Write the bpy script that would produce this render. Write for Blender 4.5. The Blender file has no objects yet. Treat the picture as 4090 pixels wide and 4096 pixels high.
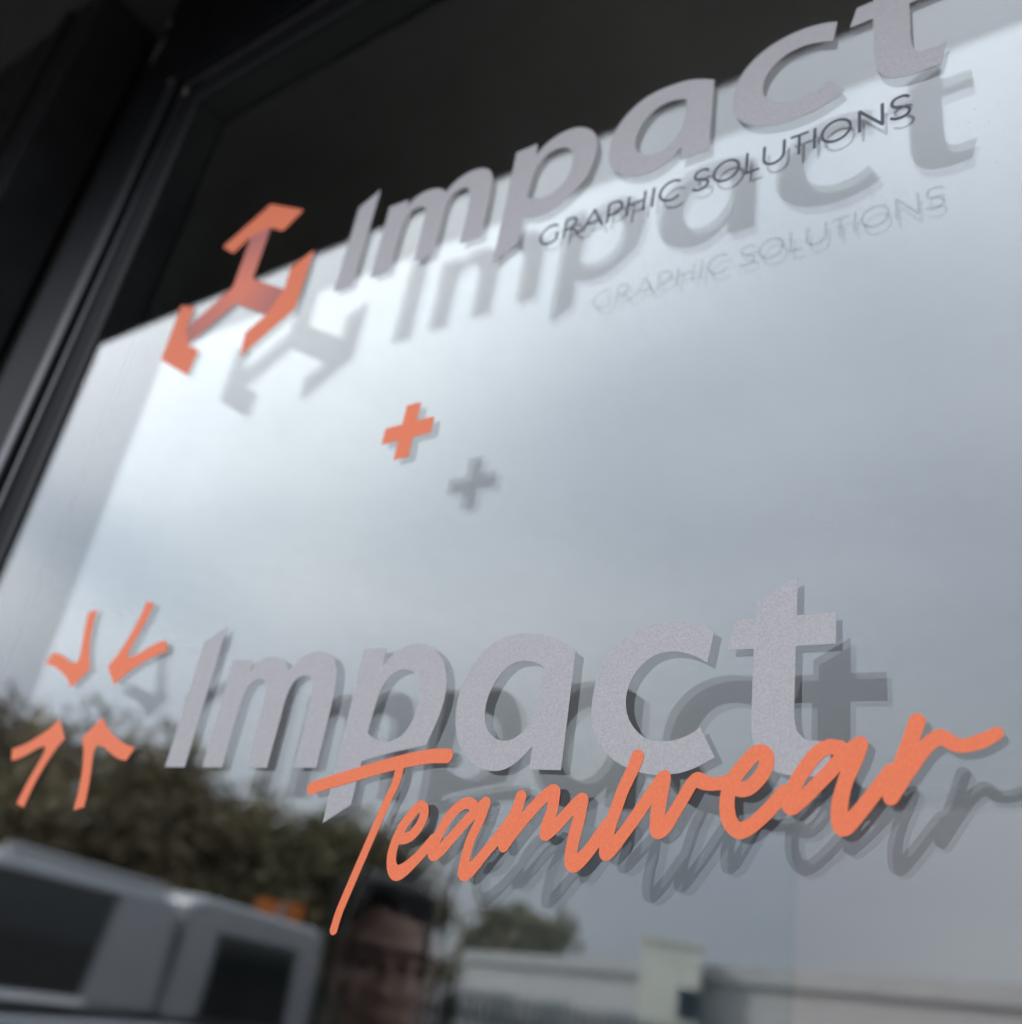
import bpy, bmesh, math, random
import numpy as np
from mathutils import Vector, Matrix

random.seed(7)
rng = np.random.default_rng(7)
S = bpy.context.scene
COL = S.collection
PI = math.pi

# ------------------------------------------------------------------ camera
U = 0.183            # metres per drawing unit of the lettering
Z0 = 1.70            # height of the lower baseline above the pavement
GT = 0.0041          # pane thickness
GAP = 0.0196         # air gap between the panes
CAM = Vector((1.84733 * U, -1.27932 * U, -0.34936 * U + Z0))
ROWS = ((0.80946751, 0.56449761, 0.16156980), (-0.13843274, 0.45088902, -0.88177972),
        (-0.57061259, 0.69140548, 0.44312496))
cd = bpy.data.cameras.new('camera')
cam = bpy.data.objects.new('camera', cd)
COL.objects.link(cam)
r_, d_, f_ = (Vector(r) for r in ROWS)
m = Matrix.Identity(4)
for i in range(3):
    m[i][0], m[i][1], m[i][2], m[i][3] = r_[i], -d_[i], -f_[i], CAM[i]
cam.matrix_world = m
cd.sensor_fit = 'AUTO'
cd.sensor_width = 36.0
cd.lens = 36.0 * 0.9594958
cd.shift_x = 0.0091
cd.shift_y = 0.0088
cd.clip_start = 0.01
cd.clip_end = 2000.0
cd.dof.use_dof = True
cd.dof.focus_distance = 0.276
cd.dof.aperture_fstop = cd.lens / 4.1      # 4.1 mm wide aperture, as on a phone
S.camera = cam

# ------------------------------------------------------------------ sky, sun, exposure
SUN_EL, SUN_AZ = 36.0, -128.0               # degrees; azimuth from the outward normal (-y) towards +x
W = bpy.data.worlds.new('World')
S.world = W
W.use_nodes = True
wn, wl = W.node_tree.nodes, W.node_tree.links
wn.clear()
wo = wn.new('ShaderNodeOutputWorld')
bg = wn.new('ShaderNodeBackground')
bg.inputs['Strength'].default_value = 0.10
sky = wn.new('ShaderNodeTexSky')
sky.sky_type = 'NISHITA'
sky.sun_disc = False
sky.sun_elevation = math.radians(SUN_EL)
sky.sun_rotation = math.radians(180 - SUN_AZ)
sky.air_density = 1.0
sky.dust_density = 2.0
tc = wn.new('ShaderNodeTexCoord')
sep = wn.new('ShaderNodeSeparateXYZ')
wl.new(tc.outputs['Generated'], sep.inputs[0])
# clouds lie on a flat layer: project the view direction on to it
zc = wn.new('ShaderNodeMath'); zc.operation = 'MAXIMUM'; zc.inputs[1].default_value = 0.0
wl.new(sep.outputs['Z'], zc.inputs[0])
za = wn.new('ShaderNodeMath'); za.operation = 'ADD'; za.inputs[1].default_value = 0.22
wl.new(zc.outputs[0], za.inputs[0])
dx = wn.new('ShaderNodeMath'); dx.operation = 'DIVIDE'
dy = wn.new('ShaderNodeMath'); dy.operation = 'DIVIDE'
wl.new(sep.outputs['X'], dx.inputs[0]); wl.new(za.outputs[0], dx.inputs[1])
wl.new(sep.outputs['Y'], dy.inputs[0]); wl.new(za.outputs[0], dy.inputs[1])
comb = wn.new('ShaderNodeCombineXYZ')
wl.new(dx.outputs[0], comb.inputs[0]); wl.new(dy.outputs[0], comb.inputs[1])
nz = wn.new('ShaderNodeTexNoise')
nz.inputs['Scale'].default_value = 0.95
nz.inputs['Detail'].default_value = 2.0
nz.inputs['Roughness'].default_value = 0.5
mp = wn.new('ShaderNodeMapping')
mp.inputs['Location'].default_value = (3.1, 1.7, 0.4)
wl.new(comb.outputs[0], mp.inputs[0]); wl.new(mp.outputs[0], nz.inputs['Vector'])
cov = wn.new('ShaderNodeMapRange')
cov.inputs['From Min'].default_value = 0.12
cov.inputs['From Max'].default_value = 0.58
cov.interpolation_type = 'SMOOTHSTEP'
wl.new(nz.outputs['Fac'], cov.inputs['Value'])
nz2 = wn.new('ShaderNodeTexNoise')
nz2.inputs['Scale'].default_value = 0.55
nz2.inputs['Detail'].default_value = 2.0
mp2 = wn.new('ShaderNodeMapping')
mp2.inputs['Location'].default_value = (-2.3, 5.2, 1.9)
wl.new(comb.outputs[0], mp2.inputs[0]); wl.new(mp2.outputs[0], nz2.inputs['Vector'])
ccol = wn.new('ShaderNodeValToRGB')
ccol.color_ramp.elements[0].position = 0.30
ccol.color_ramp.elements[0].color = (0.635, 0.67, 0.80, 1)
ccol.color_ramp.elements[1].position = 0.70
ccol.color_ramp.elements[1].color = (0.88, 0.91, 0.965, 1)
wl.new(nz2.outputs['Fac'], ccol.inputs['Fac'])
csc = wn.new('ShaderNodeVectorMath'); csc.operation = 'SCALE'
# thin cloud scatters more light towards the viewer near the sun
glow = wn.new('ShaderNodeVectorMath'); glow.operation = 'DOT_PRODUCT'
glow.inputs[1].default_value = (math.sin(math.radians(SUN_AZ)) * math.cos(math.radians(SUN_EL)),
                                -math.cos(math.radians(SUN_AZ)) * math.cos(math.radians(SUN_EL)), math.sin(math.radians(SUN_EL)))
wl.new(tc.outputs['Generated'], glow.inputs[0])
gmr = wn.new('ShaderNodeMapRange')
gmr.interpolation_type = 'SMOOTHSTEP'
gmr.inputs['From Min'].default_value = -0.25
gmr.inputs['From Max'].default_value = 0.75
gmr.inputs['To Min'].default_value = 12.8
gmr.inputs['To Max'].default_value = 20.0
wl.new(glow.outputs['Value'], gmr.inputs['Value'])
# overcast luminance rises from horizon to zenith as (1 + 2 sin(elevation)) / 3
ovr = wn.new('ShaderNodeMath'); ovr.operation = 'MULTIPLY_ADD'
ovr.inputs[1].default_value = 2 / 3; ovr.inputs[2].default_value = 1 / 3
wl.new(zc.outputs[0], ovr.inputs[0])
omu = wn.new('ShaderNodeMath'); omu.operation = 'MULTIPLY'
wl.new(ovr.outputs[0], omu.inputs[0]); wl.new(gmr.outputs[0], omu.inputs[1])
wl.new(omu.outputs[0], csc.inputs['Scale'])
wl.new(ccol.outputs['Color'], csc.inputs[0])
mix = wn.new('ShaderNodeMix'); mix.data_type = 'RGBA'
wl.new(cov.outputs['Result'], mix.inputs['Factor'])
wl.new(sky.outputs['Color'], mix.inputs['A'])
wl.new(csc.outputs['Vector'], mix.inputs['B'])
wl.new(mix.outputs['Result'], bg.inputs['Color'])
wl.new(bg.outputs[0], wo.inputs[0])

sd = bpy.data.lights.new('sun', 'SUN')
sd.energy = 1.2
sd.angle = math.radians(14)
sd.color = (1.0, 0.95, 0.88)
sun = bpy.data.objects.new('sun', sd)
COL.objects.link(sun)
el, az = math.radians(SUN_EL), math.radians(SUN_AZ)
to_sun = Vector((math.sin(az) * math.cos(el), -math.cos(az) * math.cos(el), math.sin(el)))
sun.rotation_euler = to_sun.to_track_quat('Z', 'Y').to_euler()
sun.location = (3, -6, 8)

S.view_settings.view_transform = 'Standard'
S.view_settings.look = 'None'
S.view_settings.gamma = 1.0
S.view_settings.use_curve_mapping = False
S.view_settings.exposure = 1.20
S.render.engine = 'CYCLES'
cy = S.cycles
cy.max_bounces = 24
cy.transmission_bounces = 20
cy.glossy_bounces = 16
cy.diffuse_bounces = 3
cy.transparent_max_bounces = 8
cy.caustics_refractive = True
cy.caustics_reflective = True
cy.blur_glossy = 0.0
cy.sample_clamp_indirect = 0.0
cy.use_adaptive_sampling = False
cy.use_denoising = True
cy.denoiser = 'OPENIMAGEDENOISE'
cy.denoising_input_passes = 'RGB_ALBEDO_NORMAL'

# ------------------------------------------------------------------ helpers
def tag(o, label=None, cat=None, group=None, kind=None):
    if label: o['label'] = label
    if cat: o['category'] = cat
    if group: o['group'] = group
    if kind: o['kind'] = kind
    return o

def link(o, parent=None):
    COL.objects.link(o)
    if parent is not None:
        o.parent = parent
    return o

def empty(name, loc=(0, 0, 0), rz=0.0):
    o = bpy.data.objects.new(name, None)
    o.empty_display_size = 0.05
    o.location = loc
    o.rotation_euler = (0, 0, rz)
    return link(o)

def mesh_obj(name, verts, faces, mat, parent=None, smooth=False):
    me = bpy.data.meshes.new(name)
    me.from_pydata([tuple(v) for v in verts], [], [tuple(f) for f in faces])
    me.update()
    if mat: me.materials.append(mat)
    if smooth:
        for p in me.polygons: p.use_smooth = True
    return link(bpy.data.objects.new(name, me), parent)

BOXF = [(0, 1, 3, 2), (4, 6, 7, 5), (0, 4, 5, 1), (2, 3, 7, 6), (0, 2, 6, 4), (1, 5, 7, 3)]
def boxv(x0, x1, y0, y1, z0, z1):
    return [(x, y, z) for x in (x0, x1) for y in (y0, y1) for z in (z0, z1)]

def box(name, x0, x1, y0, y1, z0, z1, mat, parent=None, bevel=0.0, seg=2):
    o = mesh_obj(name, boxv(x0, x1, y0, y1, z0, z1), BOXF, mat, parent)
    if bevel > 0:
        b = o.modifiers.new('bevel', 'BEVEL')
        b.width = bevel
        b.segments = seg
    return o

def multi(name, boxes, mat, parent=None, bevel=0.0):
    v, f = [], []
    for b in boxes:
        n = len(v)
        v += boxv(*b)
        f += [tuple(i + n for i in q) for q in BOXF]
    o = mesh_obj(name, v, f, mat, parent)
    if bevel > 0:
        md = o.modifiers.new('bevel', 'BEVEL'); md.width = bevel; md.segments = 2
    return o

def prism(name, prof, axis, a, b, mat, parent=None, smooth=False):
    """profile of 2-D points swept along axis ('x','y','z') from a to b"""
    n = len(prof)
    def p3(p, t):
        if axis == 'x': return (t, p[0], p[1])
        if axis == 'y': return (p[0], t, p[1])
        return (p[0], p[1], t)
    v = [p3(p, a) for p in prof] + [p3(p, b) for p in prof]
    f = [(i, (i + 1) % n, (i + 1) % n + n, i + n) for i in range(n)]
    f += [tuple(range(n))[::-1], tuple(range(n, 2 * n))]
    o = mesh_obj(name, v, f, mat, parent, smooth)
    bm = bmesh.new(); bm.from_mesh(o.data)
    bmesh.ops.recalc_face_normals(bm, faces=bm.faces)
    bm.to_mesh(o.data); bm.free()
    return o

# ------------------------------------------------------------------ materials
def new_mat(name):
    mt = bpy.data.materials.new(name)
    mt.use_nodes = True
    return mt, mt.node_tree.nodes, mt.node_tree.links, mt.node_tree.nodes['Principled BSDF']

def mat(name, col, rough=0.6, metal=0.0, var=0.0, scale=6.0, bump=0.0, bscale=60.0, bdist=0.002, spec=0.5, detail=4.0):
    mt, n, l, p = new_mat(name)
    p.inputs['Roughness'].default_value = rough
    p.inputs['Metallic'].default_value = metal
    p.inputs['Specular IOR Level'].default_value = spec
    t = n.new('ShaderNodeTexCoord')
    if var > 0:
        no = n.new('ShaderNodeTexNoise')
        no.inputs['Scale'].default_value = scale
        no.inputs['Detail'].default_value = detail
        l.new(t.outputs['Object'], no.inputs['Vector'])
        rp = n.new('ShaderNodeValToRGB')
        rp.color_ramp.elements[0].position = 0.3
        rp.color_ramp.elements[1].position = 0.7
        rp.color_ramp.elements[0].color = tuple(c * (1 - var) for c in col) + (1,)
        rp.color_ramp.elements[1].color = tuple(min(1, c * (1 + var)) for c in col) + (1,)
        l.new(no.outputs['Fac'], rp.inputs['Fac'])
        l.new(rp.outputs['Color'], p.inputs['Base Color'])
    else:
        p.inputs['Base Color'].default_value = tuple(col) + (1,)
    if bump > 0:
        nb = n.new('ShaderNodeTexNoise')
        nb.inputs['Scale'].default_value = bscale
        nb.inputs['Detail'].default_value = 3.0
        l.new(t.outputs['Object'], nb.inputs['Vector'])
        bp = n.new('ShaderNodeBump')
        bp.inputs['Strength'].default_value = bump
        bp.inputs['Distance'].default_value = bdist
        l.new(nb.outputs['Fac'], bp.inputs['Height'])
        l.new(bp.outputs['Normal'], p.inputs['Normal'])
    return mt

def glass_mat(name, tint, ior=1.52):
    mt = bpy.data.materials.new(name)
    mt.use_nodes = True
    n, l = mt.node_tree.nodes, mt.node_tree.links
    n.clear()
    o = n.new('ShaderNodeOutputMaterial')
    g = n.new('ShaderNodeBsdfGlass')
    g.inputs['Color'].default_value = tuple(tint) + (1,)
    g.inputs['Roughness'].default_value = 0.0
    g.inputs['IOR'].default_value = ior
    l.new(g.outputs[0], o.inputs['Surface'])
    return mt

def coated_mat(name, tint, amount, refl, ior=1.52):
    # face of a pane with a thin reflective (low emissivity) coating
    mt = glass_mat(name, tint, ior)
    n, l = mt.node_tree.nodes, mt.node_tree.links
    o = [q for q in n if q.type == 'OUTPUT_MATERIAL'][0]
    g = [q for q in n if q.type == 'BSDF_GLASS'][0]
    gl = n.new('ShaderNodeBsdfGlossy')
    gl.inputs['Roughness'].default_value = 0.0
    gl.inputs['Color'].default_value = tuple(refl) + (1,)
    mx = n.new('ShaderNodeMixShader')
    mx.inputs[0].default_value = amount
    l.new(g.outputs[0], mx.inputs[1]); l.new(gl.outputs[0], mx.inputs[2]); l.new(mx.outputs[0], o.inputs['Surface'])
    return mt

M = {}
M['coat_outer'] = coated_mat('coated float glass face', (0.97, 0.985, 0.98), 0.064, (0.93, 1.0, 0.98))
M['coat_inner'] = coated_mat('coated float glass face, bluish', (0.97, 0.985, 0.98), 0.074, (0.92, 0.95, 1.0))
M['coat_back'] = coated_mat('coated float glass face, weak', (0.97, 0.985, 0.98), 0.05, (1.0, 0.97, 0.93))
M['glass'] = glass_mat('clear float glass', (0.985, 0.995, 0.99))
M['silver'] = mat('satin silver vinyl', (0.455, 0.435, 0.437), 0.50, 0.12, 0.14, 2300, 0.35, 1900, 0.00006, detail=2.0)
M['orange'] = mat('coral orange vinyl', (1.0, 0.222, 0.092), 0.55, 0.0, 0.10, 2100, 0.35, 1700, 0.00006, 0.35, detail=2.0)
M['adhesive'] = mat('grey adhesive back of vinyl', (0.20, 0.195, 0.19), 0.7, 0.0, 0.05, 200)
M['slate'] = mat('dark slate vinyl', (0.07, 0.075, 0.10), 0.5, 0.0, 0.1, 1500)
M['frame'] = mat('black powder coated aluminium', (0.008, 0.0085, 0.010), 0.46, 0.0, 0.25, 40, 0.10, 1400, 0.0001, 0.07)
M['edge'] = mat('lighter black for frame edge highlights', (0.02, 0.02, 0.021), 0.33, 0.0, 0.2, 60, 0.1, 1400, 0.0001, 0.6)  # lighter, glossier than the frame, to put bevel highlights on its edges
M['gasket'] = mat('black rubber gasket', (0.008, 0.008, 0.008), 0.7, 0.0, 0.2, 90)
M['bead'] = mat('black glazing bead', (0.010, 0.010, 0.011), 0.6, 0.0, 0.2, 60, 0.1, 1400, 0.0001, 0.12)
M['spacer'] = mat('dark warm edge spacer', (0.015, 0.015, 0.015), 0.6, 0.0, 0.2, 80)
M['soffit'] = mat('brown grey coated soffit', (0.040, 0.037, 0.033), 0.7, 0.0, 0.15, 8, 0.1, 300, 0.0005)
M['chip'] = mat('bare metal under chipped paint', (0.32, 0.27, 0.24), 0.5, 0.4, 0.3, 900)

# ------------------------------------------------------------------ vinyl lettering: outlines
def smooth(pts, n=6):
    out = []
    N = len(pts)
    for i in range(N):
        p1, p2 = pts[i], pts[(i + 1) % N]
        a1, a2 = np.array(p1[:2]), np.array(p2[:2])
        if p1[2] == 'c' and p2[2] == 'c':
            out.append(a1)
            continue
        a0 = np.array(pts[(i - 1) % N][:2]) if p1[2] == 's' else a1 - (a2 - a1) * 0.6
        a3 = np.array(pts[(i + 2) % N][:2]) if p2[2] == 's' else 2 * a2 - a1
        t0 = 0.0
        t1 = t0 + max(np.hypot(*(a1 - a0)), 1e-9) ** .5
        t2 = t1 + max(np.hypot(*(a2 - a1)), 1e-9) ** .5
        t3 = t2 + max(np.hypot(*(a3 - a2)), 1e-9) ** .5
        for k in range(n):
            t = t1 + (t2 - t1) * k / n
            A1 = (t1 - t) / (t1 - t0) * a0 + (t - t0) / (t1 - t0) * a1
            A2 = (t2 - t) / (t2 - t1) * a1 + (t - t1) / (t2 - t1) * a2
            A3 = (t3 - t) / (t3 - t2) * a2 + (t - t2) / (t3 - t2) * a3
            B1 = (t2 - t) / (t2 - t0) * A1 + (t - t0) / (t2 - t0) * A2
            B2 = (t3 - t) / (t3 - t1) * A2 + (t - t1) / (t3 - t1) * A3
            out.append((t2 - t) / (t2 - t1) * B1 + (t - t1) / (t2 - t1) * B2)
    return np.array(out)

def open_smooth(pts, n=5):
    """Catmull-Rom through centre line points (x, z, r)"""
    P = np.array(pts)
    P = np.vstack([2 * P[0] - P[1], P, 2 * P[-1] - P[-2]])
    out = []
    for i in range(1, len(P) - 2):
        a, b, c, d = P[i - 1:i + 3]
        for k in range(n):
            t = k / n
            out.append(0.5 * ((2 * b) + (-a + c) * t + (2 * a - 5 * b + 4 * c - d) * t * t + (-a + 3 * b - 3 * c + d) * t ** 3))
    out.append(P[-2])
    return np.array(out)

def contours(strokes, step, butt=False):
    """union of thick strokes -> closed outlines (marching squares on a distance field)"""
    allp = np.vstack(strokes)
    pad = allp[:, 2].max() + 4 * step
    x0, z0 = allp[:, 0].min() - pad, allp[:, 1].min() - pad
    nx = int((allp[:, 0].max() + pad - x0) / step) + 2
    nz_ = int((allp[:, 1].max() + pad - z0) / step) + 2
    F = np.full((nz_, nx), 1.0)
    for s in strokes:
        ns = len(s) - 1
        for i in range(ns):
            a, b = s[i], s[i + 1]
            r = max(a[2], b[2]) + 4 * step
            i0 = max(0, int((min(a[0], b[0]) - r - x0) / step)); i1 = min(nx, int((max(a[0], b[0]) + r - x0) / step) + 2)
            j0 = max(0, int((min(a[1], b[1]) - r - z0) / step)); j1 = min(nz_, int((max(a[1], b[1]) + r - z0) / step) + 2)
            gx, gz = np.meshgrid(x0 + step * np.arange(i0, i1), z0 + step * np.arange(j0, j1))
            dx_, dz_ = b[0] - a[0], b[1] - a[1]
            L2 = dx_ * dx_ + dz_ * dz_ + 1e-16
            L = math.sqrt(L2)
            t = ((gx - a[0]) * dx_ + (gz - a[1]) * dz_) / L2
            tcl = np.clip(t, 0, 1)
            rad = a[2] + (b[2] - a[2]) * tcl
            d = np.hypot(gx - a[0] - dx_ * tcl, gz - a[1] - dz_ * tcl) - rad
            if butt:
                if i == 0: d = np.maximum(d, np.where(t < 0, -t * L, -1.0))
                if i == ns - 1: d = np.maximum(d, np.where(t > 1, (t - 1) * L, -1.0))
            sub = F[j0:j1, i0:i1]
            np.minimum(sub, d, out=sub)
    ins = F < 0
    seg = {}
    def edge(j, i, k):     # k 0: bottom edge of node(j,i)-(j,i+1); 1: left edge node(j,i)-(j+1,i)
        return (j, i, k)
    pos = {}
    def pt(e):
        if e not in pos:
            j, i, k = e
            f0 = F[j, i]; f1 = F[j, i + 1] if k == 0 else F[j + 1, i]
            t = f0 / (f0 - f1)
            pos[e] = (x0 + step * (i + (t if k == 0 else 0)), z0 + step * (j + (t if k == 1 else 0)))
        return pos[e]
    code = ins[:-1, :-1] * 1 + ins[:-1, 1:] * 2 + ins[1:, 1:] * 4 + ins[1:, :-1] * 8
    js, is_ = np.nonzero((code > 0) & (code < 15))
    TAB = {1: [(3, 0)], 2: [(0, 1)], 3: [(3, 1)], 4: [(1, 2)], 5: [(3, 0), (1, 2)], 6: [(0, 2)], 7: [(3, 2)],
           8: [(2, 3)], 9: [(2, 0)], 10: [(0, 1), (2, 3)], 11: [(2, 1)], 12: [(1, 3)], 13: [(1, 0)], 14: [(0, 3)]}
    for j, i in zip(js.tolist(), is_.tolist()):
        ed = [(j, i, 0), (j, i + 1, 1), (j + 1, i, 0), (j, i, 1)]
        for a, b in TAB[int(code[j, i])]:
            seg[ed[a]] = ed[b]
    loops = []
    while seg:
        st = next(iter(seg))
        cur = st
        lp = []
        while cur in seg:
            lp.append(pt(cur))
            cur = seg.pop(cur)
        if len(lp) > 12:
            loops.append(np.array(lp))
    return loops

def simplify(P, tol):
    """Douglas-Peucker on a closed loop"""
    n = len(P)
    k = int(np.argmax(((P - P[0]) ** 2).sum(1)))
    keep = np.zeros(n, bool); keep[0] = keep[k] = True
    st = [(0, k), (k, n)]
    while st:
        a, b = st.pop()
        if b - a < 2: continue
        A, B = P[a], P[b % n]
        d = B - A
        L = math.hypot(*d) + 1e-12
        q = P[a + 1:b] - A
        e = np.abs(q[:, 0] * d[1] - q[:, 1] * d[0]) / L
        i = int(np.argmax(e))
        if e[i] > tol:
            keep[a + 1 + i] = True
            st += [(a, a + 1 + i), (a + 1 + i, b)]
    return P[keep]

def vinyl_mesh(name, loops, mtl, y0=-0.00012, half=0.00005):
    """loops in drawing units -> thin flat sheet with thickness, facing -y"""
    cu = bpy.data.curves.new(name, 'CURVE')
    cu.dimensions = '2D'
    cu.fill_mode = 'BOTH'
    cu.extrude = half
    for lp in loops:
        sp = cu.splines.new('POLY')
        sp.points.add(len(lp) - 1)
        for i, q in enumerate(lp):
            sp.points[i].co = (q[0] * U, q[1] * U, 0, 1)
        sp.use_cyclic_u = True
    tmp = bpy.data.objects.new('tmp', cu)
    COL.objects.link(tmp)
    dg = bpy.context.evaluated_depsgraph_get()
    me = bpy.data.meshes.new_from_object(tmp.evaluated_get(dg))
    COL.objects.unlink(tmp)
    bpy.data.objects.remove(tmp)
    bpy.data.curves.remove(cu)
    co = np.empty(len(me.vertices) * 3, 'f')
    me.vertices.foreach_get('co', co)
    co = co.reshape(-1, 3)
    co = np.stack([co[:, 0], y0 - co[:, 2], co[:, 1]], 1)
    me.vertices.foreach_set('co', co.ravel())
    me.name = name
    me.materials.clear()
    me.materials.append(mtl)
    me.materials.append(M['adhesive'])
    me.update()
    for p in me.polygons:
        if p.normal.y > 0.5: p.material_index = 1
    for p in me.polygons:
        p.use_smooth = False
    return me

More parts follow.
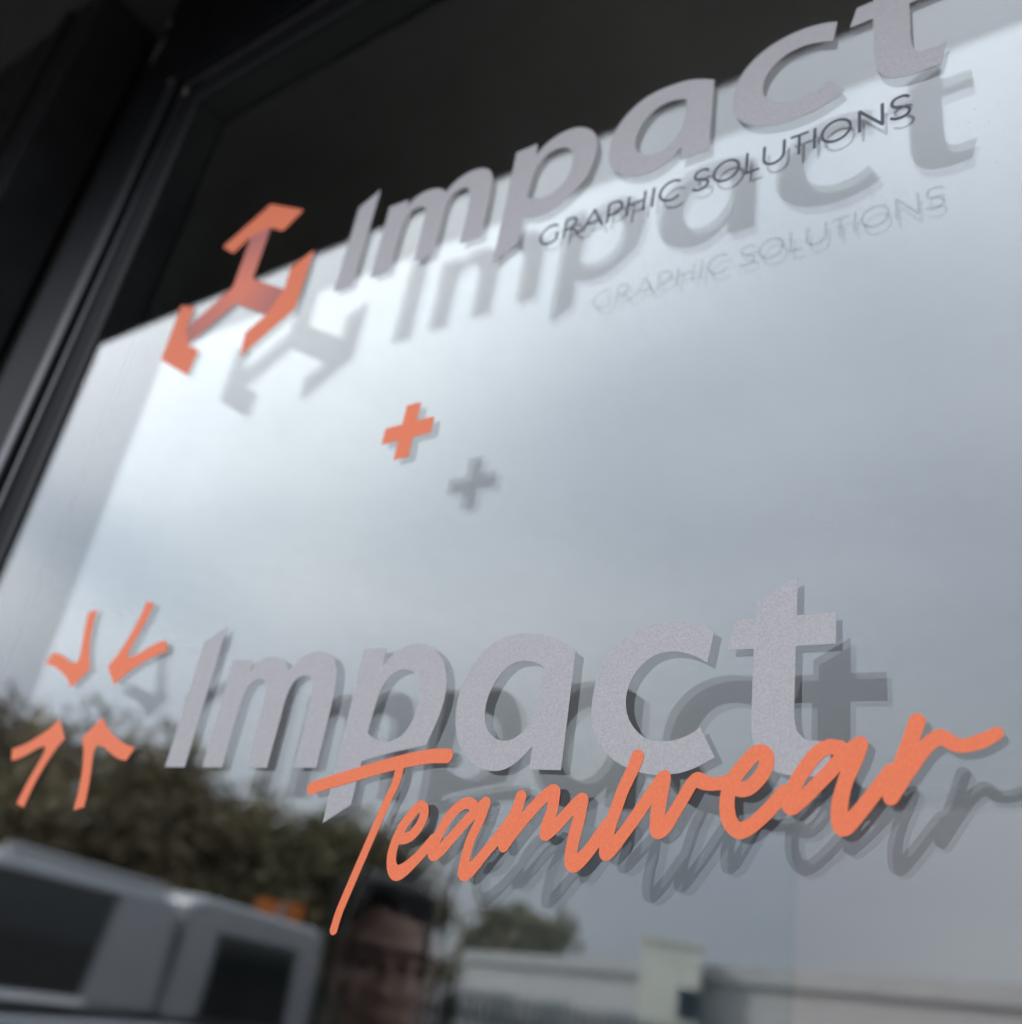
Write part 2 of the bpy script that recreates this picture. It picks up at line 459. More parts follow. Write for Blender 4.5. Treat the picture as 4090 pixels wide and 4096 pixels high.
GLYPHS = {
    'm': [[(0.1251,0.0001,'c'),(0.1210,0.2338,'c'),(0.1853,0.2301,'c'),(0.1901,0.2011,'c'),(0.1963,0.2171,'s'),(0.2142,0.2295,'s'),(0.2416,0.2340,'s'),(0.2653,0.2307,'s'),(0.2878,0.2213,'s'),(0.3033,0.2091,'s'),(0.3103,0.1987,'c'),(0.3220,0.2125,'s'),(0.3412,0.2270,'s'),(0.3655,0.2348,'s'),(0.3891,0.2355,'s'),(0.4115,0.2303,'s'),(0.4316,0.2181,'s'),(0.4452,0.2011,'s'),(0.4530,0.1793,'s'),(0.4572,0.1496,'s'),(0.4592,0.0007,'c'),(0.3982,0.0004,'c'),(0.3977,0.0706,'s'),(0.3964,0.1267,'s'),(0.3941,0.1522,'s'),(0.3895,0.1696,'s'),(0.3800,0.1812,'s'),(0.3648,0.1864,'s'),(0.3477,0.1839,'s'),(0.3345,0.1747,'s'),(0.3270,0.1582,'s'),(0.3233,0.1356,'s'),(0.3231,0.0982,'s'),(0.3222,0.0002,'c'),(0.2636,0.0004,'c'),(0.2607,0.0986,'s'),(0.2586,0.1467,'s'),(0.2563,0.1646,'s'),(0.2503,0.1765,'s'),(0.2393,0.1833,'s'),(0.2255,0.1855,'s'),(0.2105,0.1824,'s'),(0.1987,0.1716,'s'),(0.1921,0.1560,'s'),(0.1891,0.1359,'s'),(0.1886,0.1025,'s'),(0.1871,0.0000,'c')]],
    'p_cut': [[(0.5102,0.2324,'c'),(0.5686,0.2316,'c'),(0.5713,0.1939,'c'),(0.5833,0.2097,'s'),(0.6005,0.2231,'s'),(0.6240,0.2319,'s'),(0.6515,0.2336,'s'),(0.6755,0.2283,'s'),(0.6986,0.2145,'s'),(0.7164,0.1965,'s'),(0.7280,0.1752,'s'),(0.7346,0.1535,'s'),(0.7368,0.1267,'s'),(0.7338,0.1004,'s'),(0.7266,0.0726,'s'),(0.7157,0.0415,'c'),(0.6816,0.0358,'s'),(0.6468,0.0299,'s'),(0.6116,0.0231,'s'),(0.5714,0.0132,'c'),(0.5690,-0.0647,'c'),(0.5098,-0.0984,'c')],[(0.5703,0.0649,'c'),(0.5895,0.0549,'s'),(0.6117,0.0486,'s'),(0.6315,0.0493,'s'),(0.6513,0.0579,'s'),(0.6666,0.0737,'s'),(0.6752,0.0963,'s'),(0.6774,0.1250,'s'),(0.6732,0.1505,'s'),(0.6653,0.1666,'s'),(0.6510,0.1783,'s'),(0.6304,0.1845,'s'),(0.6117,0.1828,'s'),(0.5950,0.1732,'s'),(0.5829,0.1565,'s'),(0.5763,0.1347,'s'),(0.5735,0.1089,'s'),(0.5714,0.0853,'s')]],
    'p': [[(0.5102,0.2324,'c'),(0.5686,0.2316,'c'),(0.5713,0.1939,'c'),(0.5833,0.2097,'s'),(0.6005,0.2231,'s'),(0.6240,0.2319,'s'),(0.6515,0.2336,'s'),(0.6755,0.2283,'s'),(0.6986,0.2145,'s'),(0.7164,0.1965,'s'),(0.7280,0.1752,'s'),(0.7346,0.1535,'s'),(0.7368,0.1267,'s'),(0.7338,0.1004,'s'),(0.7266,0.0726,'s'),(0.7226,0.0573,'s'),(0.6998,0.0323,'s'),(0.6723,0.0121,'s'),(0.6436,-0.0018,'s'),(0.6126,-0.0041,'s'),(0.5906,0.0001,'s'),(0.5688,0.0094,'c'),(0.5690,-0.0647,'c'),(0.5098,-0.0984,'c')],[(0.5703,0.0649,'c'),(0.5895,0.0549,'s'),(0.6117,0.0486,'s'),(0.6315,0.0493,'s'),(0.6513,0.0579,'s'),(0.6666,0.0737,'s'),(0.6752,0.0963,'s'),(0.6774,0.1250,'s'),(0.6732,0.1505,'s'),(0.6653,0.1666,'s'),(0.6510,0.1783,'s'),(0.6304,0.1845,'s'),(0.6117,0.1828,'s'),(0.5950,0.1732,'s'),(0.5829,0.1565,'s'),(0.5763,0.1347,'s'),(0.5735,0.1089,'s'),(0.5714,0.0853,'s')]],
    'a': [[(0.9995,-0.0004,'c'),(0.9400,0.0004,'c'),(0.9388,0.0380,'c'),(0.9274,0.0254,'s'),(0.9118,0.0111,'s'),(0.8933,0.0010,'s'),(0.8733,-0.0025,'s'),(0.8496,-0.0001,'s'),(0.8260,0.0101,'s'),(0.8052,0.0249,'s'),(0.7874,0.0445,'s'),(0.7757,0.0681,'s'),(0.7692,0.0958,'s'),(0.7680,0.1237,'s'),(0.7719,0.1519,'s'),(0.7822,0.1781,'s'),(0.7980,0.2003,'s'),(0.8190,0.2192,'s'),(0.8436,0.2310,'s'),(0.8715,0.2356,'s'),(0.9000,0.2342,'s'),(0.9262,0.2304,'s'),(0.9484,0.2231,'s'),(0.9707,0.2122,'s'),(0.9969,0.1949,'c')],[(0.9388,0.1712,'c'),(0.9269,0.1780,'s'),(0.9112,0.1835,'s'),(0.8939,0.1853,'s'),(0.8751,0.1823,'s'),(0.8595,0.1729,'s'),(0.8454,0.1559,'s'),(0.8363,0.1360,'s'),(0.8316,0.1159,'s'),(0.8319,0.0959,'s'),(0.8370,0.0778,'s'),(0.8484,0.0615,'s'),(0.8622,0.0517,'s'),(0.8778,0.0477,'s'),(0.8923,0.0487,'s'),(0.9076,0.0554,'s'),(0.9199,0.0665,'s'),(0.9294,0.0819,'s'),(0.9353,0.0948,'s'),(0.9390,0.1139,'s'),(0.9394,0.1352,'s'),(0.9391,0.1549,'s')]],
    'c': [[(1.2392,0.2120,'c'),(1.2320,0.1621,'c'),(1.2175,0.1703,'s'),(1.1999,0.1781,'s'),(1.1823,0.1826,'s'),(1.1647,0.1834,'s'),(1.1473,0.1806,'s'),(1.1320,0.1731,'s'),(1.1189,0.1611,'s'),(1.1088,0.1464,'s'),(1.1025,0.1298,'s'),(1.1005,0.1115,'s'),(1.1032,0.0933,'s'),(1.1106,0.0768,'s'),(1.1210,0.0636,'s'),(1.1345,0.0523,'s'),(1.1508,0.0454,'s'),(1.1697,0.0435,'s'),(1.1864,0.0446,'s'),(1.2025,0.0490,'s'),(1.2167,0.0557,'s'),(1.2278,0.0635,'c'),(1.2534,0.0195,'c'),(1.2379,0.0111,'s'),(1.2226,0.0036,'s'),(1.2038,-0.0025,'s'),(1.1828,-0.0057,'s'),(1.1612,-0.0062,'s'),(1.1389,-0.0030,'s'),(1.1157,0.0038,'s'),(1.0952,0.0131,'s'),(1.0774,0.0258,'s'),(1.0625,0.0419,'s'),(1.0506,0.0616,'s'),(1.0433,0.0833,'s'),(1.0404,0.1053,'s'),(1.0412,0.1291,'s'),(1.0456,0.1530,'s'),(1.0541,0.1744,'s'),(1.0669,0.1929,'s'),(1.0838,0.2093,'s'),(1.1047,0.2219,'s'),(1.1278,0.2297,'s'),(1.1510,0.2330,'s'),(1.1743,0.2328,'s'),(1.1956,0.2292,'s'),(1.2186,0.2221,'s')]],
    't': [[(1.3654,0.2877,'c'),(1.3656,0.2263,'c'),(1.4220,0.2256,'c'),(1.4222,0.1786,'c'),(1.3655,0.1790,'c'),(1.3657,0.1153,'s'),(1.3659,0.0899,'s'),(1.3666,0.0752,'s'),(1.3684,0.0635,'s'),(1.3723,0.0533,'s'),(1.3797,0.0460,'s'),(1.3827,0.0439,'s'),(1.4030,0.0411,'s'),(1.4221,0.0428,'c'),(1.4115,-0.0054,'c'),(1.3881,-0.0065,'s'),(1.3655,-0.0055,'s'),(1.3425,0.0001,'s'),(1.3263,0.0102,'s'),(1.3146,0.0278,'s'),(1.3069,0.0505,'s'),(1.3052,0.0677,'s'),(1.3043,0.0949,'s'),(1.3032,0.1790,'c'),(1.2621,0.1797,'c'),(1.2744,0.2266,'c'),(1.3046,0.2265,'c'),(1.3039,0.2524,'c')]],
}
SCRIPT_T = [
    [(0.4612,-0.0372,0.0119),(0.5052,-0.0255,0.0119),(0.5539,-0.0137,0.0123),(0.6013,-0.0021,0.0121),(0.6479,0.0083,0.0123),(0.6936,0.0169,0.0125),(0.7345,0.0220,0.0126),(0.7675,0.0223,0.0128)],
    [(0.6667,0.0059,0.0101),(0.6651,-0.0231,0.0091),(0.6566,-0.0483,0.0087),(0.6452,-0.0839,0.0086),(0.6331,-0.1244,0.0085),(0.6199,-0.1678,0.0084),(0.6059,-0.2157,0.0083),(0.5983,-0.2443,0.0083),(0.5953,-0.2698,0.0084)]]
SCRIPT_REST = [
    [(0.6974,-0.1180,0.0094),(0.7130,-0.1160,0.0094),(0.7251,-0.1101,0.0093),(0.7354,-0.0979,0.0093),(0.7416,-0.0824,0.0094),(0.7404,-0.0688,0.0094),(0.7332,-0.0630,0.0095),(0.7230,-0.0676,0.0095),(0.7109,-0.0826,0.0095),(0.6999,-0.0992,0.0095),(0.6915,-0.1217,0.0094),(0.6891,-0.1420,0.0098),(0.6926,-0.1585,0.0101),(0.7001,-0.1687,0.0115),(0.7101,-0.1719,0.0126),(0.7240,-0.1648,0.0114),(0.7404,-0.1508,0.0099),(0.7561,-0.1344,0.0095),(0.7711,-0.1155,0.0091)],
    [(0.8417,-0.0584,0.0093),(0.8315,-0.0552,0.0094),(0.8202,-0.0573,0.0094),(0.8054,-0.0678,0.0095),(0.7921,-0.0849,0.0095),(0.7819,-0.1060,0.0094),(0.7755,-0.1244,0.0103),(0.7789,-0.1381,0.0112),(0.7939,-0.1284,0.0102),(0.8142,-0.1054,0.0093),(0.8344,-0.0826,0.0093),(0.8517,-0.0656,0.0093),(0.8650,-0.0545,0.0103)],
    [(0.8650,-0.0545,0.0103),(0.8600,-0.0800,0.0092),(0.8474,-0.1145,0.0091),(0.8436,-0.1465,0.0093),(0.8440,-0.1574,0.0104),(0.8488,-0.1634,0.0121),(0.8642,-0.1515,0.0103),(0.8818,-0.1294,0.0092),(0.9026,-0.1048,0.0101),(0.9153,-0.0873,0.0101),(0.9256,-0.0714,0.0101)],
    [(0.9324,-0.0426,0.0102),(0.9293,-0.0593,0.0101),(0.9238,-0.0775,0.0101),(0.9176,-0.0991,0.0100),(0.9140,-0.1186,0.0100)],
    [(0.9140,-0.1186,0.0100),(0.9254,-0.1011,0.0102),(0.9419,-0.0798,0.0102),(0.9587,-0.0597,0.0102),(0.9759,-0.0420,0.0102),(0.9875,-0.0340,0.0107),(0.9931,-0.0339,0.0107),(0.9943,-0.0410,0.0101),(0.9937,-0.0634,0.0100),(0.9884,-0.0822,0.0100),(0.9875,-0.0975,0.0101),(0.9983,-0.0911,0.0099),(1.0126,-0.0762,0.0098),(1.0267,-0.0601,0.0098),(1.0386,-0.0476,0.0098),(1.0453,-0.0451,0.0103),(1.0453,-0.0561,0.0097),(1.0429,-0.0768,0.0104),(1.0387,-0.1007,0.0106),(1.0372,-0.1243,0.0105),(1.0427,-0.1378,0.0125),(1.0550,-0.1316,0.0108),(1.0686,-0.1160,0.0101),(1.0825,-0.0955,0.0101),(1.0934,-0.0795,0.0101)],
    [(1.1309,0.0204,0.0108),(1.1271,0.0064,0.0105),(1.1200,-0.0109,0.0103),(1.1119,-0.0305,0.0102),(1.1052,-0.0545,0.0101),(1.0968,-0.0860,0.0100),(1.0949,-0.1185,0.0108),(1.1042,-0.1131,0.0106),(1.1174,-0.0962,0.0099),(1.1337,-0.0736,0.0099),(1.1498,-0.0488,0.0099),(1.1660,-0.0239,0.0099),(1.1776,-0.0094,0.0102),(1.1772,-0.0249,0.0098),(1.1732,-0.0526,0.0114),(1.1724,-0.0744,0.0110),(1.1759,-0.0850,0.0119),(1.1873,-0.0776,0.0105),(1.1977,-0.0606,0.0096),(1.2091,-0.0407,0.0096),(1.2184,-0.0231,0.0096),(1.2238,-0.0159,0.0096),(1.2307,-0.0128,0.0112),(1.2416,-0.0167,0.0104),(1.2534,-0.0184,0.0094),(1.2672,-0.0169,0.0094),(1.2748,-0.0156,0.0095)],
    [(1.2748,-0.0156,0.0109),(1.2889,-0.0234,0.0107),(1.3002,-0.0250,0.0106),(1.3099,-0.0204,0.0106),(1.3205,-0.0097,0.0106),(1.3276,0.0021,0.0106),(1.3302,0.0149,0.0106),(1.3276,0.0235,0.0107),(1.3199,0.0268,0.0108),(1.3111,0.0230,0.0108),(1.3004,0.0116,0.0108),(1.2899,-0.0019,0.0108),(1.2815,-0.0144,0.0108),(1.2769,-0.0305,0.0108),(1.2761,-0.0454,0.0111),(1.2788,-0.0610,0.0112),(1.2851,-0.0732,0.0111),(1.2955,-0.0802,0.0110),(1.3052,-0.0776,0.0110),(1.3179,-0.0689,0.0103),(1.3303,-0.0573,0.0103),(1.3436,-0.0426,0.0103),(1.3559,-0.0279,0.0103)],
    [(1.4289,0.0317,0.0103),(1.4168,0.0335,0.0104),(1.4140,0.0327,0.0102),(1.4037,0.0285,0.0102),(1.3935,0.0186,0.0102),(1.3834,0.0045,0.0102),(1.3743,-0.0101,0.0102),(1.3679,-0.0246,0.0102),(1.3636,-0.0370,0.0102),(1.3660,-0.0466,0.0111),(1.3752,-0.0413,0.0101),(1.3884,-0.0293,0.0100),(1.4024,-0.0143,0.0100),(1.4175,0.0016,0.0100),(1.4264,0.0127,0.0099),(1.4370,0.0235,0.0099),(1.4462,0.0316,0.0099),(1.4550,0.0359,0.0107)],
    [(1.4550,0.0359,0.0109),(1.4489,0.0168,0.0103),(1.4398,-0.0033,0.0103),(1.4334,-0.0232,0.0102),(1.4296,-0.0429,0.0109),(1.4292,-0.0584,0.0108),(1.4337,-0.0695,0.0123),(1.4427,-0.0637,0.0112),(1.4541,-0.0512,0.0102),(1.4668,-0.0349,0.0099),(1.4821,-0.0146,0.0099),(1.4935,0.0011,0.0099)],
    [(1.5265,0.0653,0.0106),(1.5192,0.0443,0.0103),(1.5100,0.0194,0.0102),(1.5009,-0.0041,0.0101),(1.4938,-0.0247,0.0101),(1.4931,-0.0317,0.0098)],
    [(1.4931,-0.0317,0.0098),(1.5019,-0.0169,0.0098),(1.5108,-0.0027,0.0098),(1.5209,0.0116,0.0098),(1.5323,0.0284,0.0098),(1.5436,0.0394,0.0098),(1.5528,0.0445,0.0103),(1.5604,0.0415,0.0095),(1.5685,0.0359,0.0091),(1.5766,0.0333,0.0088),(1.5872,0.0345,0.0088),(1.6001,0.0388,0.0094),(1.6106,0.0438,0.0084),(1.6179,0.0484,0.0079)]]
GLYPH_MESH = {}
GLYPHS['I'] = [[(0, 0, 'c'), (.0665, 0, 'c'), (.0665, .318, 'c'), (0, .284, 'c')]]
for k, cs in GLYPHS.items():
    GLYPH_MESH[k] = vinyl_mesh('letter_' + k[0].lower(), [smooth(c) for c in cs], M['silver'])

def wordmark(name, label, group, ox, oz, sc, letters):
    root = empty(name, (ox * U, 0, Z0 + oz * U))
    tag(root, label, 'window lettering', group)
    for k in letters:
        o = bpy.data.objects.new('letter_' + k[0].lower(), GLYPH_MESH[k])
        o.scale = (sc, 1, sc)
        link(o, root)
    return root

SC_UP, DX, DZ = 1.07434, 0.07956, 1.26998
wordmark('vinyl_wordmark', 'upper silver vinyl word Impact, partly over the dark soffit reflection', 'silver Impact wordmarks', DX, DZ, SC_UP,
         ('I', 'm', 'p', 'a', 'c', 't'))
wordmark('vinyl_wordmark', 'lower silver vinyl word Impact with orange script across its foot', 'silver Impact wordmarks', 0, 0, 1.0,
         ('I', 'm', 'p_cut', 'a', 'c', 't'))

# orange script word
root = empty('vinyl_script', (0, 0, Z0))
tag(root, 'orange handwritten vinyl word Teamwear overlapping the lower silver letters', 'window lettering')
lp = [simplify(c, 0.00012) for c in contours([open_smooth(s) for s in SCRIPT_T], 0.0011)]
link(bpy.data.objects.new('capital_letter', vinyl_mesh('capital_letter', lp, M['orange'], -0.00026)), root)
lp = [simplify(c, 0.00012) for c in contours([open_smooth(s) for s in SCRIPT_REST], 0.0011)]
link(bpy.data.objects.new('joined_letters', vinyl_mesh('joined_letters', lp, M['orange'], -0.00026)), root)

# orange plus sign
PX, PZ, PA, PB = .48377, .74249, .07094, .0210
plus = [(-PB, PA), (PB, PA), (PB, PB), (PA, PB), (PA, -PB), (PB, -PB), (PB, -PA), (-PB, -PA), (-PB, -PB), (-PA, -PB), (-PA, PB), (-PB, PB)]
o = link(bpy.data.objects.new('vinyl_plus_sign', vinyl_mesh('vinyl_plus_sign', [np.array(plus)], M['orange'])))
o.location = (PX * U, 0, Z0 + PZ * U)
tag(o, 'small orange vinyl plus sign between the two words', 'window lettering')

# four chevrons pointing at each other
CH = [(.106, .256, 'c'), (.143, .248, 'c'), (.132, .200, 's'), (.117, .157, 's'), (.106, .122, 's'), (.111, .109, 's'), (.135, .111, 's'),
      (.184, .130, 's'), (.217, .140, 's'), (.243, .143, 'c'), (.260, .114, 'c'), (.219, .105, 's'), (.178, .091, 's'), (.127, .066, 's'),
      (.091, .040, 'c'), (.037, .089, 'c'), (.061, .119, 's'), (.083, .162, 's'), (.099, .211, 's')]
root = empty('vinyl_chevron_emblem', (-.391 * U, 0, Z0 + .157 * U))
tag(root, 'orange vinyl emblem of four inward pointing chevrons left of the lower word', 'window emblem')
for sx in (1, -1):
    for sz in (1, -1):
        L = smooth(CH) * np.array([sx, sz])
        if sx * sz < 0: L = L[::-1]
        link(bpy.data.objects.new('chevron', vinyl_mesh('chevron', [L], M['orange'])), root)

# three-arrow cube emblem with printed gradient on the shafts
mt, n, l, p = new_mat('coral print fading to mauve')
t = n.new('ShaderNodeTexCoord'); sp = n.new('ShaderNodeSeparateXYZ'); mr = n.new('ShaderNodeMapRange'); rp = n.new('ShaderNodeValToRGB')
mr.inputs['From Min'].default_value = 0.02 * U; mr.inputs['From Max'].default_value = 0.25 * U
l.new(t.outputs['Object'], sp.inputs[0]); l.new(sp.outputs['Z'], mr.inputs['Value']); l.new(mr.outputs[0], rp.inputs['Fac'])
rp.color_ramp.elements[0].color = (0.90, 0.22, 0.11, 1)
rp.color_ramp.elements[1].color = (0.50, 0.15, 0.135, 1)
l.new(rp.outputs['Color'], p.inputs['Base Color']); p.inputs['Roughness'].default_value = 0.55
M['fade'] = mt
root = empty('vinyl_arrow_emblem', (-.367 * U, 0, Z0 + 1.437 * U))
tag(root, 'orange vinyl emblem of three outward arrows left of the upper word', 'window emblem')
head = [(0, .346), (.186, .242), (.115, .187), (.045, .229), (-.045, .229), (-.115, .187), (-.186, .242)]
shaft = [(.045, .2288), (.045, .026), (0, 0), (-.045, .026), (-.045, .2288)]
hm = vinyl_mesh('arrow_head', [np.array(head)[::-1]], M['orange'])
sm = vinyl_mesh('arrow_shaft', [np.array(shaft)], M['fade'])
for k in range(3):
    for nm, me in (('arrow_head', hm), ('arrow_shaft', sm)):
        o = link(bpy.data.objects.new(nm, me), root)
        o.rotation_euler = (0, k * 2 * PI / 3, 0)

# small dark line of capitals under the upper word
ZB, ZT, SR = 1.1645, 1.2180, 0.0030
def arc(cx, cz, r, a0, a1, n=28):
    return [(cx + r * math.cos(math.radians(a0 + (a1 - a0) * k / n)), cz + r * math.sin(math.radians(a0 + (a1 - a0) * k / n))) for k in range(n + 1)]
ZM = (ZB + ZT) / 2
ES = [(.0150, .0195), (.0085, .0255), (0, .0268), (-.0105, .0235), (-.0145, .0140), (-.0105, .0055), (0, .0008), (.0110, -.0045), (.0158, -.0135), (.0118, -.0225),
      (.0010, -.0268), (-.0100, -.0250), (-.0170, -.0195)]
def ess(cx):
    return [tuple(q[:2]) for q in open_smooth([(cx + a, ZM + b, 0) for a, b in ES], 4)]
CAPS = [('letter_g', [arc(.7820, ZM, .0262, 50, 312) + [(.8000, 1.1912)]]),
        ('letter_r', [[(.820, ZB), (.820, ZT)], [(.820, ZT), (.8325, ZT)] + arc(.8325, ZT - .0148, .0148, 90, -90) + [(.820, ZT - .0296)], [(.8345, ZT - .0296), (.860, ZB)]]),
        ('letter_a', [[(.867, ZB), (.8915, ZT), (.916, ZB)], [(.8755, 1.1815), (.9075, 1.1815)]]),
        ('letter_p', [[(.928, ZB), (.928, ZT)], [(.928, ZT), (.9430, ZT)] + arc(.9430, ZT - .0172, .0172, 90, -90) + [(.928, ZT - .0344)]]),
        ('letter_h', [[(.976, ZB), (.976, ZT)], [(1.0145, ZB), (1.0145, ZT)], [(.976, 1.1935), (1.0145, 1.1935)]]),
        ('letter_i', [[(1.0345, ZB), (1.0345, ZT)]]),
        ('letter_c', [arc(1.0770, ZM, .0262, 48, 312)]),
        ('letter_s', [ess(1.1420)]),
        ('letter_o', [arc(1.1955, ZM, .0262, 0, 360, 48)]),
        ('letter_l', [[(1.238, ZT), (1.238, ZB), (1.264, ZB)]]),
        ('letter_u', [[(1.273, ZT)] + arc(1.2928, ZB + .0198, .0198, 180, 360) + [(1.3126, ZT)]]),
        ('letter_t', [[(1.3245, ZT - .003), (1.3595, ZT - .003)], [(1.342, ZT - .003), (1.342, ZB)]]),
        ('letter_i', [[(1.3715, ZB), (1.3715, ZT)]]),
        ('letter_o', [arc(1.4115, ZM, .0262, 0, 360, 48)]),
        ('letter_n', [[(1.454, ZB), (1.454, ZT), (1.4945, ZB), (1.4945, ZT)]]),
        ('letter_s', [ess(1.5255)])]
root = empty('vinyl_tagline', (0, 0, Z0))
tag(root, 'small dark vinyl capitals reading GRAPHIC SOLUTIONS under the upper word', 'window lettering')
for nm, sts in CAPS:
    st = [np.array([(a, b, SR) for a, b in q]) for q in sts]
    lp = [simplify(c, 0.00006) for c in contours(st, 0.0007, True)]
    link(bpy.data.objects.new(nm, vinyl_mesh(nm, lp, M['slate'])), root)

# ------------------------------------------------------------------ shop window
XL, ZTOP = -0.207, Z0 + 0.490          # daylight edge of the glass: left and top
XR, ZBOT = 1.300, Z0 - 0.86
YB = GT + GAP + GT                      # back of the glazing
win = empty('shop_window', (0, 0, ZBOT))
tag(win, 'double glazed shop window in a black frame carrying the lettering', 'window')
def wz(z): return z - ZBOT
gx0, gx1, gz0, gz1 = XL - 0.012, XR + 0.012, ZBOT - 0.012, ZTOP + 0.012
def pane(y0, y1, coat, coated_y):
    o = box('pane', gx0, gx1, y0, y1, wz(gz0), wz(gz1), M['glass'], win)
    o.data.materials.append(M[coat])
    for p in o.data.polygons:
        if abs(p.normal.y) > 0.9 and abs(p.center.y - coated_y) < 1e-4:
            p.material_index = 1
pane(0.0, GT, 'coat_outer', GT)
pane(GT + GAP, YB, 'coat_inner', GT + GAP)
ip = [c for c in win.children if c.name.startswith('pane')][-1]
ip.data.materials.append(M['coat_back'])
for p in ip.data.polygons:
    if abs(p.normal.y) > 0.9 and abs(p.center.y - YB) < 1e-4:
        p.material_index = 2
sw = 0.011
multi('spacer', [(gx0, XL - 0.0005, GT + .0001, GT + GAP - .0001, wz(gz0), wz(gz1)), (XR + 0.0005, gx1, GT + .0001, GT + GAP - .0001, wz(gz0), wz(gz1)),
                 (XL - 0.0005, XR + 0.0005, GT + .0001, GT + GAP - .0001, wz(ZTOP + .0005), wz(gz1)),
                 (XL - 0.0005, XR + 0.0005, GT + .0001, GT + GAP - .0001, wz(gz0), wz(ZBOT - .0005))], M['spacer'], win)
# gasket against the glass
gk = 0.006
multi('gasket', [(XL - gk, XL, -0.0016, -0.0001, wz(ZBOT - gk), wz(ZTOP + gk)), (XR, XR + gk, -0.0016, -0.0001, wz(ZBOT - gk), wz(ZTOP + gk)),
                 (XL, XR, -0.0016, -0.0001, wz(ZTOP), wz(ZTOP + gk)), (XL, XR, -0.0016, -0.0001, wz(ZBOT - gk), wz(ZBOT))], M['gasket'], win)
# glazing bead: low profile rising away from the glass
bw = 0.0205
def bead_profile():
    return [(0.0, 0.004), (0.0, -0.0012), (0.013, -0.0030), (0.0165, -0.0046), (0.0195, -0.0046), (bw, -0.0036), (bw, 0.004)]
prism('glazing_bead', [(XL - gk - a, b) for a, b in bead_profile()], 'z', wz(ZBOT - gk - bw), wz(ZTOP + gk + bw), M['bead'], win)
prism('glazing_bead', [(XR + gk + a, b) for a, b in bead_profile()], 'z', wz(ZBOT - gk - bw), wz(ZTOP + gk + bw), M['bead'], win)
prism('glazing_bead', [(b, wz(ZTOP + gk + a)) for a, b in bead_profile()], 'x', XL - gk - .0002, XR + gk + .0002, M['bead'], win)
prism('glazing_bead', [(b, wz(ZBOT - gk - a)) for a, b in bead_profile()], 'x', XL - gk - .0002, XR + gk + .0002, M['bead'], win)
# outer frame members, a dark groove away from the bead
FX0, FX1 = -0.3120, XL - gk - bw - 0.0085
FZ0, FZ1 = ZTOP + gk + bw + 0.0085, Z0 + 0.748
FB = ZBOT - gk - bw - 0.0085
box('frame_jamb', FX0, FX1, -0.0065, 0.034, wz(ZBOT - 0.08), wz(FZ1), M['frame'], win, 0.0022, 4)
box('frame_jamb', XR - (FX1 - XL), XR + 0.105, -0.0065, 0.034, wz(ZBOT - 0.08), wz(FZ1), M['frame'], win, 0.0022, 4)
box('edge_highlight', FX1 - 0.0125, FX1 - 0.0012, -0.0080, -0.0055, wz(ZBOT - 0.08), wz(FZ0 + 0.004), M['edge'], win, 0.0012, 3)  # added strip that makes the bright highlight along the jamb edge
box('bead_lip', XL - gk - 0.0200, XL - gk - 0.0160, -0.0056, -0.0030, wz(ZBOT - gk - bw), wz(ZTOP + gk + bw), M['edge'], win, 0.0008, 3)
box('bead_lip', XL - gk - 0.0160, XR + gk, -0.0056, -0.0030, wz(ZTOP + gk + 0.0160), wz(ZTOP + gk + 0.0200), M['edge'], win, 0.0008, 3)
box('frame_head', FX1 + .0003, XR - (FX1 - XL) - .0003, -0.0062, 0.034, wz(FZ0), wz(FZ1), M['frame'], win, 0.0022, 4)
box('frame_sill', FX1 + .0003, XR - (FX1 - XL) - .0003, -0.0062, 0.034, wz(ZBOT - 0.08), wz(FB), M['frame'], win, 0.0022, 4)
multi('groove_seal', [(FX1 + .0002, XL - gk - bw - .0002, 0.004, 0.012, wz(FB), wz(FZ0)),
                      (XR + gk + bw + .0002, XR - (FX1 - XL) - .0002, 0.004, 0.012, wz(FB), wz(FZ0)),
                      (XL - gk - bw, XR + gk + bw, 0.004, 0.012, wz(ZTOP + gk + bw + .0002), wz(FZ0 - .0002)),
                      (XL - gk - bw, XR + gk + bw, 0.004, 0.012, wz(FB + .0002), wz(ZBOT - gk - bw - .0002))], M['gasket'], win)
# inner side of the frame behind the glass
multi('inner_frame', [(XL - 0.012, XL - .001, YB + .0002, YB + 0.0022, wz(ZBOT), wz(ZTOP)), (XR + .001, XR + 0.012, YB + .0002, YB + 0.0022, wz(ZBOT), wz(ZTOP)),
                      (XL - .012, XR + .012, YB + .0002, YB + 0.0022, wz(ZTOP + .001), wz(ZTOP + .012)),
                      (XL - .012, XR + .012, YB + .0002, YB + 0.0022, wz(ZBOT - .012), wz(ZBOT - .001))], M['frame'], win)
# chipped paint at the mitre
def chip(x, y, z, w, h, ang, seed):
    r = random.Random(seed)
    pts = []
    for k in range(10):
        a = 2 * PI * k / 10
        rr = 1 + r.uniform(-.3, .3)
        px, pz = w * rr * math.cos(a), h * rr * math.sin(a)
        pts.append((x + px * math.cos(ang) - pz * math.sin(ang), wz(z + px * math.sin(ang) + pz * math.cos(ang))))
    prism('paint_chip', pts, 'y', y, y - 0.0003, M['chip'], win)
chip(-0.3060, -0.0066, Z0 + 0.5980, 0.0026, 0.0150, -0.10, 1)
chip(-0.3080, -0.0066, Z0 + 0.6330, 0.0018, 0.0055, 0.3, 2)
chip(-0.2560, -0.0066, Z0 + 0.5310, 0.0034, 0.0030, 0.0, 3)
chip(-0.2270, -0.0048, Z0 + 0.5060, 0.0030, 0.0042, 0.4, 4)

